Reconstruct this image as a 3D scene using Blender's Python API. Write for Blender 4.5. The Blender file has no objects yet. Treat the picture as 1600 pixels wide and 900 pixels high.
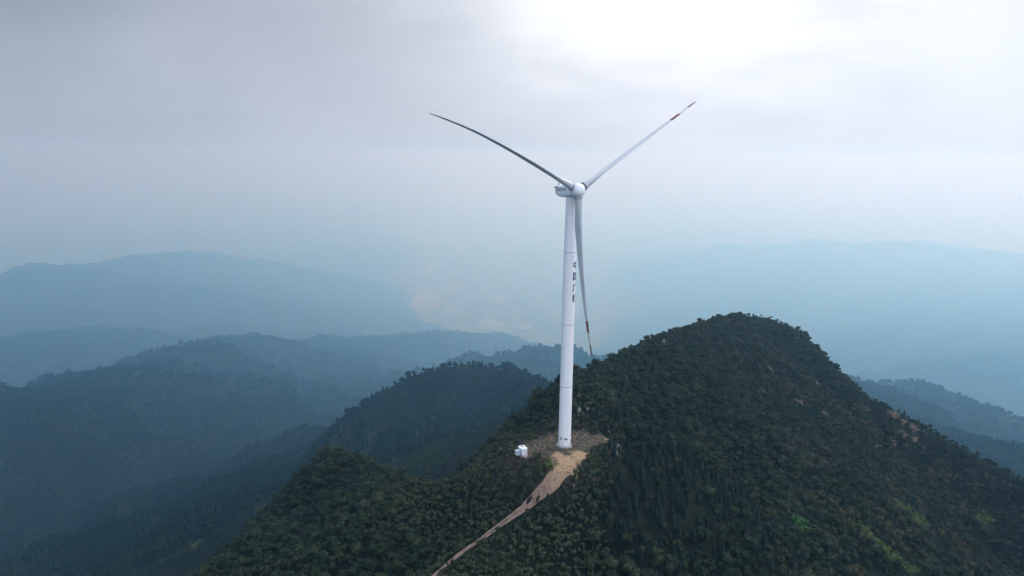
import bpy, bmesh, math, random
import numpy as np
from mathutils import Vector, Matrix
R = math.radians
random.seed(7); rng = np.random.default_rng(7)
sc = bpy.context.scene
col = sc.collection

# ------------------------------------------------------------------ camera
CAM = Vector((0, 0, 99.9)); PITCH = 11.0; ROLL = 0.72; FPX = 1067.0
cd = bpy.data.cameras.new('camera'); cam = bpy.data.objects.new('camera', cd); col.objects.link(cam)
cam.location = CAM
cam.rotation_mode = 'XYZ'
CM = Matrix.Rotation(R(90 - PITCH), 4, 'X') @ Matrix.Rotation(R(ROLL), 4, 'Z')
cam.rotation_euler = CM.to_euler()
cd.sensor_width = 36; cd.lens = FPX / 1600 * 36
cd.clip_start = 0.5; cd.clip_end = 200000
sc.camera = cam
M3 = CM.to_3x3()

def ray(px, py):
    return (M3 @ Vector(((px - 800) / FPX, (450 - py) / FPX, -1))).normalized()
def at(px, py, d):                 # survey point at horizontal distance d
    v = ray(px, py); k = d / math.hypot(v.x, v.y)
    return CAM + v * k

# ------------------------------------------------------------------ world
ZEN = 2.3; SUN_AZ, SUN_EL = 40.0, 40.0        # azimuth measured from +Y towards +X
w = bpy.data.worlds.new('World'); sc.world = w; w.use_nodes = True
nt = w.node_tree; nt.nodes.clear()
def N(nt, t, **kw):
    n = nt.nodes.new(t)
    for k, v in kw.items():
        if k in ('ins',):
            for a, b in v.items(): n.inputs[a].default_value = b
        else: setattr(n, k, v)
    return n
def lk(nt, a, b): nt.links.new(a, b)
def vmath(nt, op, a, b=None):
    n = N(nt, 'ShaderNodeVectorMath', operation=op); lk(nt, a, n.inputs[0])
    if b is not None:
        if hasattr(b, 'is_output'): lk(nt, b, n.inputs[1])
        else: n.inputs[1].default_value = b
    return n
def fmath(nt, op, a, b=None, c=None, clamp=False):
    n = N(nt, 'ShaderNodeMath', operation=op); n.use_clamp = clamp
    for i, q in enumerate((a, b, c)):
        if q is None: continue
        if hasattr(q, 'is_output'): lk(nt, q, n.inputs[i])
        else: n.inputs[i].default_value = q
    return n.outputs[0]
def mixc(nt, fac, a, b, mode='MIX'):
    n = N(nt, 'ShaderNodeMix', data_type='RGBA', blend_type=mode)
    for i, q in ((0, fac), (6, a), (7, b)):
        if hasattr(q, 'is_output'): lk(nt, q, n.inputs[i])
        else: n.inputs[i].default_value = (*q, 1) if isinstance(q, tuple) else q
    return n.outputs[2]
def smooth(nt, x, a, b, lo=0., hi=1.):
    n = N(nt, 'ShaderNodeMapRange', interpolation_type='SMOOTHSTEP'); n.clamp = True
    lk(nt, x, n.inputs[0])
    for i, v in enumerate((a, b, lo, hi)): n.inputs[i + 1].default_value = v
    return n.outputs[0]

tc = N(nt, 'ShaderNodeTexCoord'); D = tc.outputs['Generated']
sky = N(nt, 'ShaderNodeTexSky', sky_type='NISHITA'); sky.sun_disc = False
sky.sun_elevation = R(SUN_EL); sky.sun_rotation = R(SUN_AZ); sky.air_density = 1.0; sky.dust_density = 1
bg1 = N(nt, 'ShaderNodeBackground'); lk(nt, sky.outputs[0], bg1.inputs[0]); bg1.inputs[1].default_value = 0.06
# overcast cloud deck: brightness by direction in the sky
sep = N(nt, 'ShaderNodeSeparateXYZ'); lk(nt, D, sep.inputs[0])
def lobe(px, py, e0, e1):          # soft bright opening in the cloud deck
    v = ray(px, py)
    d = vmath(nt, 'DOT_PRODUCT', D, tuple(v)).outputs['Value']
    return smooth(nt, d, math.cos(R(e0)), math.cos(R(e1)))
zz = fmath(nt, 'MAXIMUM', sep.outputs[2], 0.0)
az = fmath(nt, 'ARCTAN2', sep.outputs[0], sep.outputs[1])
def cloudnoise(scale, sx, sy, sz, det, off):
    m = N(nt, 'ShaderNodeMapping'); lk(nt, D, m.inputs[0]); m.inputs['Scale'].default_value = (sx, sy, sz); m.inputs['Location'].default_value = off
    n = N(nt, 'ShaderNodeTexNoise'); lk(nt, m.outputs[0], n.inputs[0]); n.inputs['Scale'].default_value = scale
    n.inputs['Detail'].default_value = det; n.inputs['Roughness'].default_value = .5
    return n.outputs[0]
n1 = cloudnoise(2.2, 1, 1, 2.2, 4, (3.1, .4, 1.2))
n2 = cloudnoise(5.5, 1, 1, 2.8, 5, (0, 2, 5))
SKY_L = (0.26, 0.33, 0.43); SKY_R = (0.74, 0.775, 0.885)
azr = smooth(nt, az, R(-42), R(14))
base = mixc(nt, azr, SKY_L, SKY_R)
g1 = lobe(1110, -60, 40, 0)
g1 = fmath(nt, 'MULTIPLY', g1, smooth(nt, n2, .2, .75, .7, 1.1))
base = mixc(nt, fmath(nt, 'MULTIPLY', g1, .5), base, (1.12, 1.14, 1.18))
g1b = lobe(1060, -25, 19, 0); g1b = fmath(nt, 'MULTIPLY', g1b, smooth(nt, n2, .3, .65, .3, 1.))
base = mixc(nt, fmath(nt, 'MULTIPLY', g1b, .6), base, (1.35, 1.35, 1.37))
dk = lobe(330, -60, 25, 8); dk = fmath(nt, 'MULTIPLY', dk, smooth(nt, n1, .35, .62, .2, 1.))
base = mixc(nt, fmath(nt, 'MULTIPLY', dk, .7), base, (.25, .29, .35))
lp = lobe(420, 190, 16, 2)
base = mixc(nt, fmath(nt, 'MULTIPLY', lp, .45), base, (.62, .62, .72))
var = fmath(nt, 'MULTIPLY', smooth(nt, n1, .3, .7, .92, 1.07), smooth(nt, n2, .3, .7, 97e-2, 1.03))
var = fmath(nt, 'MULTIPLY', var, smooth(nt, sep.outputs[2], .24, .8, 1., ZEN))   # an overcast sky is brightest overhead
var = fmath(nt, 'MULTIPLY', var, smooth(nt, sep.outputs[1], -.6, .1, 1.5, 1.))  # unseen sky behind the camera brightened, added to light tower front and slopes
hcol = mixc(nt, smooth(nt, az, R(-40), R(25)), (.41, .475, .575), (.80, .85, .95))
base = mixc(nt, smooth(nt, sep.outputs[2], .26, 0, 0, .92), base, hcol)
base = mixc(nt, smooth(nt, sep.outputs[2], .24, .7, 0, 1), base, mixc(nt, 1.0, base, (.95, .975, 1.07), 'MULTIPLY'))
vm = vmath(nt, 'SCALE', base); lk(nt, var, vm.inputs['Scale'])
bg2 = N(nt, 'ShaderNodeBackground'); lk(nt, vm.outputs[0], bg2.inputs[0]); bg2.inputs[1].default_value = 1.0
mx = N(nt, 'ShaderNodeMixShader'); mx.inputs[0].default_value = .93
lk(nt, bg1.outputs[0], mx.inputs[1]); lk(nt, bg2.outputs[0], mx.inputs[2])
wo = N(nt, 'ShaderNodeOutputWorld'); lk(nt, mx.outputs[0], wo.inputs[0])

sl = bpy.data.lights.new('sun', 'SUN'); sl.energy = 1.5; sl.angle = R(14); sl.color = (1, .97, .94)
so = bpy.data.objects.new('sun', sl); col.objects.link(so)
sd = Vector((math.sin(R(SUN_AZ)) * math.cos(R(SUN_EL)), math.cos(R(SUN_AZ)) * math.cos(R(SUN_EL)), math.sin(R(SUN_EL))))
so.rotation_euler = sd.to_track_quat('Z', 'Y').to_euler(); so.location = (300, 0, 600)
sc.view_settings.view_transform = 'Standard'; sc.view_settings.look = 'None'
sc.view_settings.exposure = 0.0; sc.view_settings.gamma = 1
cy = sc.cycles
cy.use_denoising = True
cy.max_bounces = 7; cy.diffuse_bounces = 2; cy.glossy_bounces = 2; cy.volume_bounces = 4; cy.transparent_max_bounces = 8
cy.volume_max_steps = 64

# ------------------------------------------------------------------ helpers
def tag(o, label=None, cat=None, group=None, kind=None):
    if label: o['label'] = label
    if cat: o['category'] = cat
    if group: o['group'] = group
    if kind: o['kind'] = kind
    return o
def mat(name, color, rough=.7, metal=0., noise=None, bump=None, spec=.3):
    m = bpy.data.materials.new(name); m.use_nodes = True; t = m.node_tree
    b = t.nodes['Principled BSDF']
    b.inputs['Base Color'].default_value = (*color, 1); b.inputs['Roughness'].default_value = rough
    b.inputs['Metallic'].default_value = metal; b.inputs['Specular IOR Level'].default_value = spec
    if noise:                        # (scale, second colour, lo, hi)
        c = N(t, 'ShaderNodeTexCoord'); n = N(t, 'ShaderNodeTexNoise'); lk(t, c.outputs['Object'], n.inputs[0])
        n.inputs['Scale'].default_value = noise[0]; n.inputs['Detail'].default_value = 6
        f = smooth(t, n.outputs[0], noise[2], noise[3])
        lk(t, mixc(t, f, tuple(color), tuple(noise[1])), b.inputs['Base Color'])
        if bump:
            bp = N(t, 'ShaderNodeBump'); lk(t, n.outputs[0], bp.inputs['Height']); bp.inputs['Strength'].default_value = bump
            lk(t, bp.outputs[0], b.inputs['Normal'])
    return m
def link(name, me, m=None, parent=None, smooth_=False):
    o = bpy.data.objects.new(name, me); col.objects.link(o)
    if m: me.materials.append(m)
    if parent: o.parent = parent
    if smooth_: me.polygons.foreach_set('use_smooth', [True] * len(me.polygons))
    return o
def mesh(name, v, f):
    me = bpy.data.meshes.new(name); me.from_pydata([tuple(p) for p in v], [], f); me.update(); return me
class MB:
    def __init__(s): s.v = []; s.f = []
    def add(s, v, f, M=None):
        k = len(s.v); s.v += [(M @ Vector(p)) if M else Vector(p) for p in v]; s.f += [tuple(i + k for i in q) for q in f]
    def box(s, c, d, M=None, bev=0.):
        bm = bmesh.new(); bmesh.ops.create_cube(bm, size=1)
        for q in bm.verts: q.co = Vector((q.co.x * d[0], q.co.y * d[1], q.co.z * d[2]))
        if bev: bmesh.ops.bevel(bm, geom=bm.edges[:], offset=bev, segments=2, affect='EDGES', profile=.7)
        for q in bm.verts: q.co += Vector(c)
        bm.verts.index_update(); s.add([q.co.copy() for q in bm.verts], [[a.index for a in p.verts] for p in bm.faces], M); bm.free()
    def loft(s, rings, M=None, cap=True):
        n = len(rings[0]); v = [p for r_ in rings for p in r_]; f = []
        for i in range(len(rings) - 1):
            for j in range(n): f.append((i * n + j, i * n + (j + 1) % n, (i + 1) * n + (j + 1) % n, (i + 1) * n + j))
        if cap: f.append(tuple(reversed(range(n)))); f.append(tuple((len(rings) - 1) * n + j for j in range(n)))
        s.add(v, f, M)
    def lathe(s, prof, n=48, M=None, cap=True):   # prof (radius, z)
        s.loft([[(r_ * math.cos(2 * math.pi * j / n), r_ * math.sin(2 * math.pi * j / n), z) for j in range(n)] for r_, z in prof], M, cap)
    def tube(s, a, b, r0, r1=None, n=8):
        a = Vector(a); b = Vector(b); r1 = r0 if r1 is None else r1
        q = (b - a).to_track_quat('Z', 'Y').to_matrix().to_4x4(); L = (b - a).length
        s.lathe([(r0, 0), (r1, L)], n, Matrix.Translation(a) @ q)
    def build(s, name, m, parent=None, smooth_=False, auto=None):
        me = mesh(name, s.v, s.f)
        bm = bmesh.new(); bm.from_mesh(me); bmesh.ops.recalc_face_normals(bm, faces=bm.faces); bm.to_mesh(me); bm.free()
        o = link(name, me, m, parent, smooth_ or auto is not None)
        if auto is not None:
            try: me.set_sharp_from_angle(angle=R(auto))
            except Exception: pass
        return o
def empty(name, loc, rz=0):
    o = bpy.data.objects.new(name, None); col.objects.link(o); o.location = loc; o.rotation_euler = (0, 0, rz); o.empty_display_size = .5
    return o

# ------------------------------------------------------------------ terrain
def hashn(ix, iy, s):
    n = (ix * 374761393 + iy * 668265263 + s * 974634777) & 0xffffffff
    n = ((n ^ (n >> 13)) * 1274126177) & 0xffffffff
    return ((n ^ (n >> 16)) & 0xffff) / 65535.0
def vnoise(x, y, s=0):
    ix = np.floor(x).astype(np.int64); iy = np.floor(y).astype(np.int64); fx = x - ix; fy = y - iy
    fx = fx * fx * fx * (fx * (fx * 6 - 15) + 10); fy = fy * fy * fy * (fy * (fy * 6 - 15) + 10)
    a = hashn(ix, iy, s); b = hashn(ix + 1, iy, s); c = hashn(ix, iy + 1, s); d = hashn(ix + 1, iy + 1, s)
    return (a + (b - a) * fx) * (1 - fy) + (c + (d - c) * fx) * fy - .5
def fbm(x, y, o=5, s=0, ridged=False):
    t = 0; a = 1.
    for i in range(o):
        v = vnoise(x, y, s + i)
        if ridged: v = .5 - 2 * np.abs(v)
        t = t + v * a; x, y = x * 1.9 * .8 + y * 1.9 * .6 + 7.3, y * 1.9 * .8 - x * 1.9 * .6 - 3.1; a *= .5
    return t

PADC = at(882, 693, 226); PADZ = 0.0
TB = Vector((PADC.x, PADC.y, 0))          # tower base
# ridges: list of (px, py, distance) survey points; slope near / far, crest width
RID = [
 # main ridge: track, pad, shoulder, summit, right-hand spur
 (([(-250, -500, -190), (-120, -150, -85), (-60, 40, -30), (-33, 115, -14)], [(690, 905, 168), (760, 838, 190), (838, 768, 208), (885, 706, 226), (885, 640, 243), (900, 588, 262), (960, 564, 300), (1035, 522, 350), (1095, 503, 400), (1135, 493, 450),
   (1160, 489, 480), (1205, 494, 486), (1240, 508, 480), (1290, 562, 455), (1350, 613, 438), (1450, 666, 425), (1530, 712, 415), (1620, 760, 405), (1760, 840, 400), (1980, 930, 400)]), (1.15, .60), (1.1, .42), 10, 6),
 # left shoulder of the plateau
 (([], [(860, 700, 222), (800, 672, 240), (745, 724, 232), (700, 748, 234), (650, 792, 258), (612, 770, 290), (570, 718, 314), (535, 704, 322), (508, 704, 326), (478, 736, 322), (430, 790, 314), (375, 842, 306), (300, 920, 292), (220, 1080, 275)]), (.6, 1.35), (.5, 1.3), 5, 4),
 # teal hill behind
 (([], [(440, 860, 600), (500, 715, 610), (560, 643, 640), (600, 614, 650), (640, 590, 660), (700, 568, 670), (740, 563, 675), (790, 568, 680), (830, 588, 640), (870, 630, 560), (910, 670, 480)]), (1.3, .75), (1.2, .6), 10, 8),
 (([], [(560, 810, 560), (640, 745, 530), (720, 708, 515), (800, 668, 530), (850, 636, 560)]), .5, .45, 10, 10),
 # left ridge rising away
 (([], [(-300, 780, 900), (-100, 680, 900), (0, 636, 930), (70, 606, 980), (170, 588, 1080), (230, 570, 1200), (300, 546, 1400), (370, 528, 1650), (480, 534, 1850), (600, 528, 2050), (700, 520, 2200), (780, 522, 2300), (850, 540, 2350), (960, 590, 2300)]), .5, .36, 30, 30),
 (([], [(170, 592, 1085), (235, 640, 1020), (300, 700, 960), (380, 760, 900)]), .5, .38, 20, 24),
 (([], [(370, 530, 1650), (430, 590, 1420), (480, 650, 1250), (520, 700, 1100)]), .46, .36, 24, 24),
 (([], [(790, 578, 1200), (830, 556, 1250), (870, 550, 1280), (920, 568, 1240), (980, 620, 1150)]), .5, .4, 24, 20),
 # far left range
 (([], [(-300, 470, 2800), (-60, 450, 2700), (0, 440, 2700), (75, 413, 2850), (135, 416, 3000), (200, 402, 3200), (290, 393, 3500), (400, 405, 3600), (480, 430, 3500), (560, 465, 3400), (640, 500, 3200)]), .36, .27, 60, 60),
 (([], [(-300, 560, 1900), (0, 530, 1950), (120, 520, 2050), (230, 525, 2150), (330, 510, 2350)]), .34, .27, 50, 60),
 (([], [(-400, 370, 6000), (0, 385, 5800), (200, 378, 6200), (420, 384, 6500), (640, 380, 7500), (900, 378, 7600), (1100, 372, 7000)]), .3, .22, 90, 90),
 # far right range
 (([], [(900, 470, 3600), (960, 440, 3900), (1030, 408, 4200), (1085, 392, 4350), (1135, 382, 4400), (1200, 386, 4400), (1240, 380, 4400), (1280, 373, 4400), (1320, 380, 4400), (1370, 378, 4500), (1440, 377, 4500), (1500, 387, 4400), (1600, 396, 4300), (1750, 392, 4200), (1950, 410, 4200)]), .32, .2, 70, 70),
 (([], [(1280, 378, 4350), (1250, 440, 3600), (1200, 500, 3000), (1150, 560, 2600)]), .26, .2, 60, 80),
 (([], [(1500, 390, 4350), (1480, 450, 3500), (1430, 510, 2800), (1400, 570, 2300)]), .26, .22, 60, 80),
 (([], [(1750, 400, 4200), (1700, 480, 3000), (1620, 560, 2200)]), .3, .24, 60, 80),
 # mid right spur with clearings
 (([], [(1330, 594, 1250), (1400, 618, 1200), (1470, 638, 1150), (1560, 656, 1120), (1700, 682, 1080), (1900, 730, 1050)]), .5, .42, 18, 16),
 (([], [(1600, 700, 720), (1520, 694, 780), (1450, 668, 860), (1370, 618, 1000)]), .46, .4, 18, 16),
]
def stretch(d): return d if d < 490 else (490 + (d - 490) * 3.6 if d < 1100 else (2686 + (d - 1100) * 4.5 if d < 2500 else 8986 + (d - 2500) * 6.2))
for extra_i, r_ in enumerate(RID):
    pts = [Vector(p) for p in r_[0][0]] + [at(p[0], p[1], stretch(p[2])) - Vector((0, 0, 2.2)) for p in r_[0][1]]
    RID[extra_i] = (np.array([[p.x, p.y, p.z] for p in pts]),) + r_[1:]
FLOOR = -3150.0
def height(x, y):
    x = np.asarray(x, float); y = np.asarray(y, float)
    dist = np.hypot(x, y)
    wig = np.clip((dist - 380) / 900, .0, 4)
    wx = fbm(x / 260, y / 260, 4, 11) * 46 * wig; wy = fbm(x / 260, y / 260, 4, 31) * 46 * wig
    X = x + wx; Y = y + wy
    h = FLOOR + 24 * fbm(x / 900, y / 900, 4, 3) + np.maximum(dist - 9000, 0) * 0.0
    dmin = np.full(x.shape, 1e9)
    for P, s1, s2, wd, k in RID:
        rh = np.full(x.shape, -1e9); rd = np.full(x.shape, 1e9)
        if isinstance(s1, tuple):      # which flank: decided by the nearest stretch of the crest line
            near = np.full(x.shape, 1e9); LF = np.zeros(x.shape)
            for a, b in zip(P[:-1], P[1:]):
                ex, ey = b[0] - a[0], b[1] - a[1]
                t = np.clip(((X - a[0]) * ex + (Y - a[1]) * ey) / (ex * ex + ey * ey), 0, 1)
                d = np.hypot(X - a[0] - t * ex, Y - a[1] - t * ey)
                LF = np.where(d < near - 1e-6, np.clip(.5 + (ex * (Y - a[1]) - ey * (X - a[0])) / math.hypot(ex, ey) / (2 * wd), 0, 1), LF); near = np.minimum(near, d)
            S1 = s1[1] + (s1[0] - s1[1]) * LF; S2 = s2[1] + (s2[0] - s2[1]) * LF
        else: S1, S2 = s1, s2
        for a, b in zip(P[:-1], P[1:]):
            ex, ey = b[0] - a[0], b[1] - a[1]
            t = np.clip(((X - a[0]) * ex + (Y - a[1]) * ey) / (ex * ex + ey * ey), 0, 1)
            d = np.hypot(X - a[0] - t * ex, Y - a[1] - t * ey)
            z = a[2] + t * (b[2] - a[2])
            q = np.sqrt(d * d + wd * wd) - wd
            lim = 14 * wd
            drop = np.where(q < lim, S1 * q, S1 * lim + S2 * (q - lim))
            rh = np.maximum(rh, z - drop); rd = np.minimum(rd, d)
        kk = k
        e = np.clip(.5 + .5 * (rh - h) / kk, 0, 1)
        h = h * (1 - e) + rh * e + kk * e * (1 - e)
        dmin = np.minimum(dmin, rd)
    amp = np.clip(dmin / 110, .06, 1) * np.clip((h - FLOOR) / 120, .05, 1)
    h = h + amp * (26 * fbm(x / 150, y / 150, 5, 5, True) * np.clip(dist / 700, .35, 2.6)) - amp * 4
    far = np.clip((dist - 1200) / 1500, 0, 1)
    h = h + far * np.clip((h - FLOOR) / 160, 0, 1) * np.clip(dmin / 200, .1, 1) * 75 * fbm(x / 520, y / 520, 5, 77, True)
    h = h + .9 * fbm(x / 14, y / 14, 3, 9) * np.clip(dist / 400, .4, 3)
    # levelled pad round the tower
    px = x - (TB.x + 1); py = y - (TB.y - 4)
    r = np.hypot(px * .82, py * 1.1)
    f = np.clip((24 - r) / 13, 0, 1); f = f * f * (3 - 2 * f)
    h = h * (1 - f) + (PADZ + .12 * fbm(x / 4, y / 4, 2, 60)) * f
    return h
def hz(x, y): return float(height(np.array([x]), np.array([y]))[0])
def hit(px, py, near=120, far=40000, step=1.01):      # where a sight line from the survey point meets the ground
    v = ray(px, py); k = near; pts = []
    ks = []
    while k < far: ks.append(k); k *= 1.004
    ks = np.array(ks); hh = math.hypot(v.x, v.y)
    X = CAM.x + v.x / hh * ks; Y = CAM.y + v.y / hh * ks; Z = CAM.z + v.z / hh * ks
    H = height(X, Y); i = np.argmax(Z <= H)
    return Vector((X[i], Y[i], H[i]))

# road centre line
ROADPX = [(890, 722, 3.0), (882, 734, 2.9), (871, 747, 2.2), (857, 762, 1.8), (840, 777, 1.5), (820, 793, 1.35), (802, 807, 1.15), (782, 821, 1.1), (760, 836, 1.1), (738, 851, 1.1), (716, 867, 1.35), (697, 882, 1.45), (680, 897, 1.55), (660, 915, 1.4), (630, 945, 1.4)]
road = []
for px, py, hw in ROADPX:
    p = hit(px, py, 60, 400); road.append((p.x, p.y, hw))
road = np.array(road)
def road_dist(x, y):
    d = np.full(np.shape(x), 1e9)
    for a, b in zip(road[:-1], road[1:]):
        ex, ey = b[0] - a[0], b[1] - a[1]
        t = np.clip(((x - a[0]) * ex + (y - a[1]) * ey) / (ex * ex + ey * ey), 0, 1)
        d = np.minimum(d, np.hypot(x - a[0] - t * ex, y - a[1] - t * ey) - (a[2] + t * (b[2] - a[2])))
    return d
# pad outline (dirt clearing)
PADPX = [(868, 672), (896, 670), (930, 676), (962, 688), (958, 694), (930, 700), (918, 716), (904, 732), (892, 746), (866, 752), (858, 736), (850, 716), (842, 708), (822, 718), (806, 712), (802, 700), (822, 690), (846, 682)]
pad_poly = np.array([[hit(a, b, 100, 300).x, hit(a, b, 100, 300).y] for a, b in PADPX])
def inside(poly, x, y):
    c = np.zeros(np.shape(x), bool); n = len(poly)
    for i in range(n):
        x1, y1 = poly[i]; x2, y2 = poly[(i + 1) % n]
        q = ((y1 > y) != (y2 > y)) & (x < (x2 - x1) * (y - y1) / (y2 - y1 + 1e-12) + x1)
        c ^= q
    return c

# surface patches: (px, py, radius m, stretch, kind) bare soil / light grass
def patch_pts(lst): return [(*hit(a, b).to_2d(), r_, k) for a, b, r_, k in lst]
bare = patch_pts([(a, b_, r_ * .78, k) for a, b_, r_, k in [(1393, 645, 3, 'b'), (1403, 652, 4.5, 'b'), (1415, 660, 5, 'b'), (1428, 667, 4, 'b'), (1405, 674, 2.5, 'b'), (1416, 681, 3, 'b'), (1428, 688, 3, 'b'), (1438, 692, 2, 'b'), (1395, 690, 3, 'b'), (1374, 700, 2, 'b'), (1386, 705, 2, 'b'),
  (1190, 528, 2.5, 'b'), (1196, 545, 2.5, 'b'), (1202, 575, 3, 'b'), (1208, 582, 2, 'b'), (1280, 600, 4, 'b'), (1190, 612, 3, 'b'), (1250, 630, 3, 'b'), (1290, 648, 3, 'b'), (1495, 776, 3, 'b'), (1510, 790, 3, 'b'), (1470, 770, 2.5, 'b'),
  (1240, 730, 3, 'b'), (1390, 750, 3, 'b'), (1398, 758, 2, 'b'), (1540, 712, 4, 'b'), (1170, 640, 3, 'b'), (1350, 640, 3, 'b'), (800, 745, 3, 'b'), (792, 752, 2.5, 'b'), (940, 690, 3, 'b')]])
lime = patch_pts([(a, b_, r_ * 1.35, k) for a, b_, r_, k in [(1342, 826, 2.6, 'g'), (1350, 834, 2.4, 'g'), (1376, 858, 2.6, 'g'), (1384, 863, 2.4, 'g'), (1398, 874, 2.2, 'g'), (1408, 882, 2.4, 'g'), (1418, 888, 2.2, 'g'), (1428, 895, 2.4, 'g'), (1410, 794, 2.4, 'g'), (1428, 808, 3, 'g'), (1440, 815, 2.6, 'g'), (1538, 812, 2.6, 'g'),
  (853, 727, 1.2, 'g'), (858, 733, 1.0, 'g'), (768, 652, 6, 'g'), (748, 666, 4, 'g'), (790, 640, 4, 'g'), (662, 727, 3, 'g'), (780, 644, 4, 'g'), (190, 866, 3, 'g'), (292, 850, 3, 'g'), (306, 855, 3, 'g'), (312, 846, 2, 'g')]])
def patchmask(lst, x, y, grow=1.):
    m = np.zeros(np.shape(x)); wob = 1 + 1.2 * fbm(x / 3.2, y / 3.2, 3, 91)
    for a, b, r_, _ in lst:
        d = np.hypot(x - a, y - b) / (r_ * grow) / np.maximum(wob, .4); m = np.maximum(m, np.clip(1.35 - d, 0, 1))
    return m

NG = 880
u = np.linspace(-1, 1, NG)
XS = 60000 * np.sinh(u * 6.45) / math.sinh(6.45); YS = 60000 * np.sinh(u * 6.45) / math.sinh(6.45)
GX, GY = np.meshgrid(XS + 60, YS + 260)
GH = height(GX, GY)
v = np.stack([GX.ravel(), GY.ravel(), GH.ravel()], 1)
me = bpy.data.meshes.new('ground')
me.vertices.add(len(v)); me.vertices.foreach_set('co', v.ravel())
i = np.arange(NG * NG).reshape(NG, NG)
q = np.stack([i[:-1, :-1], i[:-1, 1:], i[1:, 1:], i[1:, :-1]], -1).reshape(-1, 4)
me.loops.add(q.size); me.polygons.add(len(q)); me.loops.foreach_set('vertex_index', q.ravel())
me.polygons.foreach_set('loop_start', np.arange(len(q)) * 4); me.update(); me.validate()
me.polygons.foreach_set('use_smooth', np.ones(len(q), bool))
def fattr(me, name, arr):
    a = me.attributes.new(name, 'FLOAT', 'POINT'); a.data.foreach_set('value', np.ascontiguousarray(arr, dtype=np.float32).ravel())
fattr(me, 'bare', patchmask(bare, GX, GY))
fattr(me, 'lime', patchmask(lime, GX, GY))
rel = np.clip((GH - FLOOR) / 60, 0, 1)
azm = np.degrees(np.arctan2(GX, GY)) + 5 * fbm(GX / 3000, GY / 3000, 3, 200)
fattr(me, 'valley', (1 - rel) * np.clip((azm + 12) / 4, 0, 1) * np.clip((13 - azm) / 5, 0, 1) * (GY > 0))
plat = inside(pad_poly, GX, GY)
fattr(me, 'pad', np.clip(1.15 - np.hypot((GX - TB.x + 6) * .8, GY - TB.y + 3) / 22, 0, 1))
# ground material
gm = bpy.data.materials.new('hillside'); gm.use_nodes = True; t = gm.node_tree; b = t.nodes['Principled BSDF']
b.inputs['Roughness'].default_value = .95; b.inputs['Specular IOR Level'].default_value = .1
geo = N(t, 'ShaderNodeNewGeometry'); P = geo.outputs['Position']
def tn(t, P, scale, det=6, rough=.55):
    n = N(t, 'ShaderNodeTexNoise'); lk(t, P, n.inputs[0]); n.inputs['Scale'].default_value = scale; n.inputs['Detail'].default_value = det; n.inputs['Roughness'].default_value = rough
    return n.outputs[0]
def at_(t, name): 
    a = N(t, 'ShaderNodeAttribute'); a.attribute_name = name; return a.outputs['Fac']
c = mixc(t, smooth(t, tn(t, P, .02), .4, .6), (.004, .009, .006), (.014, .020, .010))
c = mixc(t, smooth(t, tn(t, P, .12, 8, .7), .42, .62), c, (.015, .022, .013))
c = mixc(t, fmath(t, 'MULTIPLY', smooth(t, tn(t, P, .06, 8, .7), .54, .68), .6), c, (.050, .038, .024))
vf = N(t, 'ShaderNodeTexVoronoi'); lk(t, P, vf.inputs[0]); vf.inputs['Scale'].default_value = .012
vc = N(t, 'ShaderNodeSeparateColor'); lk(t, vf.outputs['Color'], vc.inputs[0])
fields = mixc(t, vc.outputs[0], (.07, .12, .06), (.22, .22, .14))
fields = mixc(t, smooth(t, tn(t, P, .003, 6, .6), .50, .60), fields, (.035, .06, .035))
c = mixc(t, smooth(t, at_(t, 'valley'), .2, .8), c, fields)
c = mixc(t, smooth(t, at_(t, 'lime'), .1, .7), c, mixc(t, tn(t, P, .8), (.02, .05, .015), (.07, .09, .025)))
c = mixc(t, smooth(t, fmath(t, 'ADD', at_(t, 'bare'), fmath(t, 'MULTIPLY', fmath(t, 'SUBTRACT', tn(t, P, .5, 6, .7), .5), 2.2)), .3, .8), c, mixc(t, tn(t, P, .6), (.085, .065, .045), (.19, .14, .10)))
c = mixc(t, smooth(t, fmath(t, 'ADD', at_(t, 'pad'), fmath(t, 'SUBTRACT', tn(t, P, .3, 6, .7), .5)), .1, .7), c, mixc(t, smooth(t, tn(t, P, .6, 8, .75), .42, .6), (.028, .034, .020), (.09, .066, .048)))
lk(t, c, b.inputs['Base Color'])
bp = N(t, 'ShaderNodeBump'); lk(t, tn(t, P, .11, 9, .75), bp.inputs['Height']); bp.inputs['Strength'].default_value = 1; bp.inputs['Distance'].default_value = 5
lk(t, bp.outputs[0], b.inputs['Normal'])
tag(link('ground', me, gm), kind='structure')

# ------------------------------------------------------------------ haze
hb = MB(); hb.box((60, 260, (215 - 3700) / 2), (130000, 130000, 3915))
hm = bpy.data.materials.new('haze'); hm.use_nodes = True; t = hm.node_tree; t.nodes.clear()
pv = N(t, 'ShaderNodeVolumePrincipled'); o_ = N(t, 'ShaderNodeOutputMaterial'); lk(t, pv.outputs[0], o_.inputs['Volume'])
HD = 2.05e-4
pv.inputs['Density'].default_value = HD; pv.inputs['Color'].default_value = (.34, .70, 1.0, 1)
pv.inputs['Absorption Color'].default_value = (1, 1, 1, 1); pv.inputs['Anisotropy'].default_value = .74
hb.v = [p for p in hb.v]
tag(hb.build('haze', hm), kind='stuff')

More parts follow.
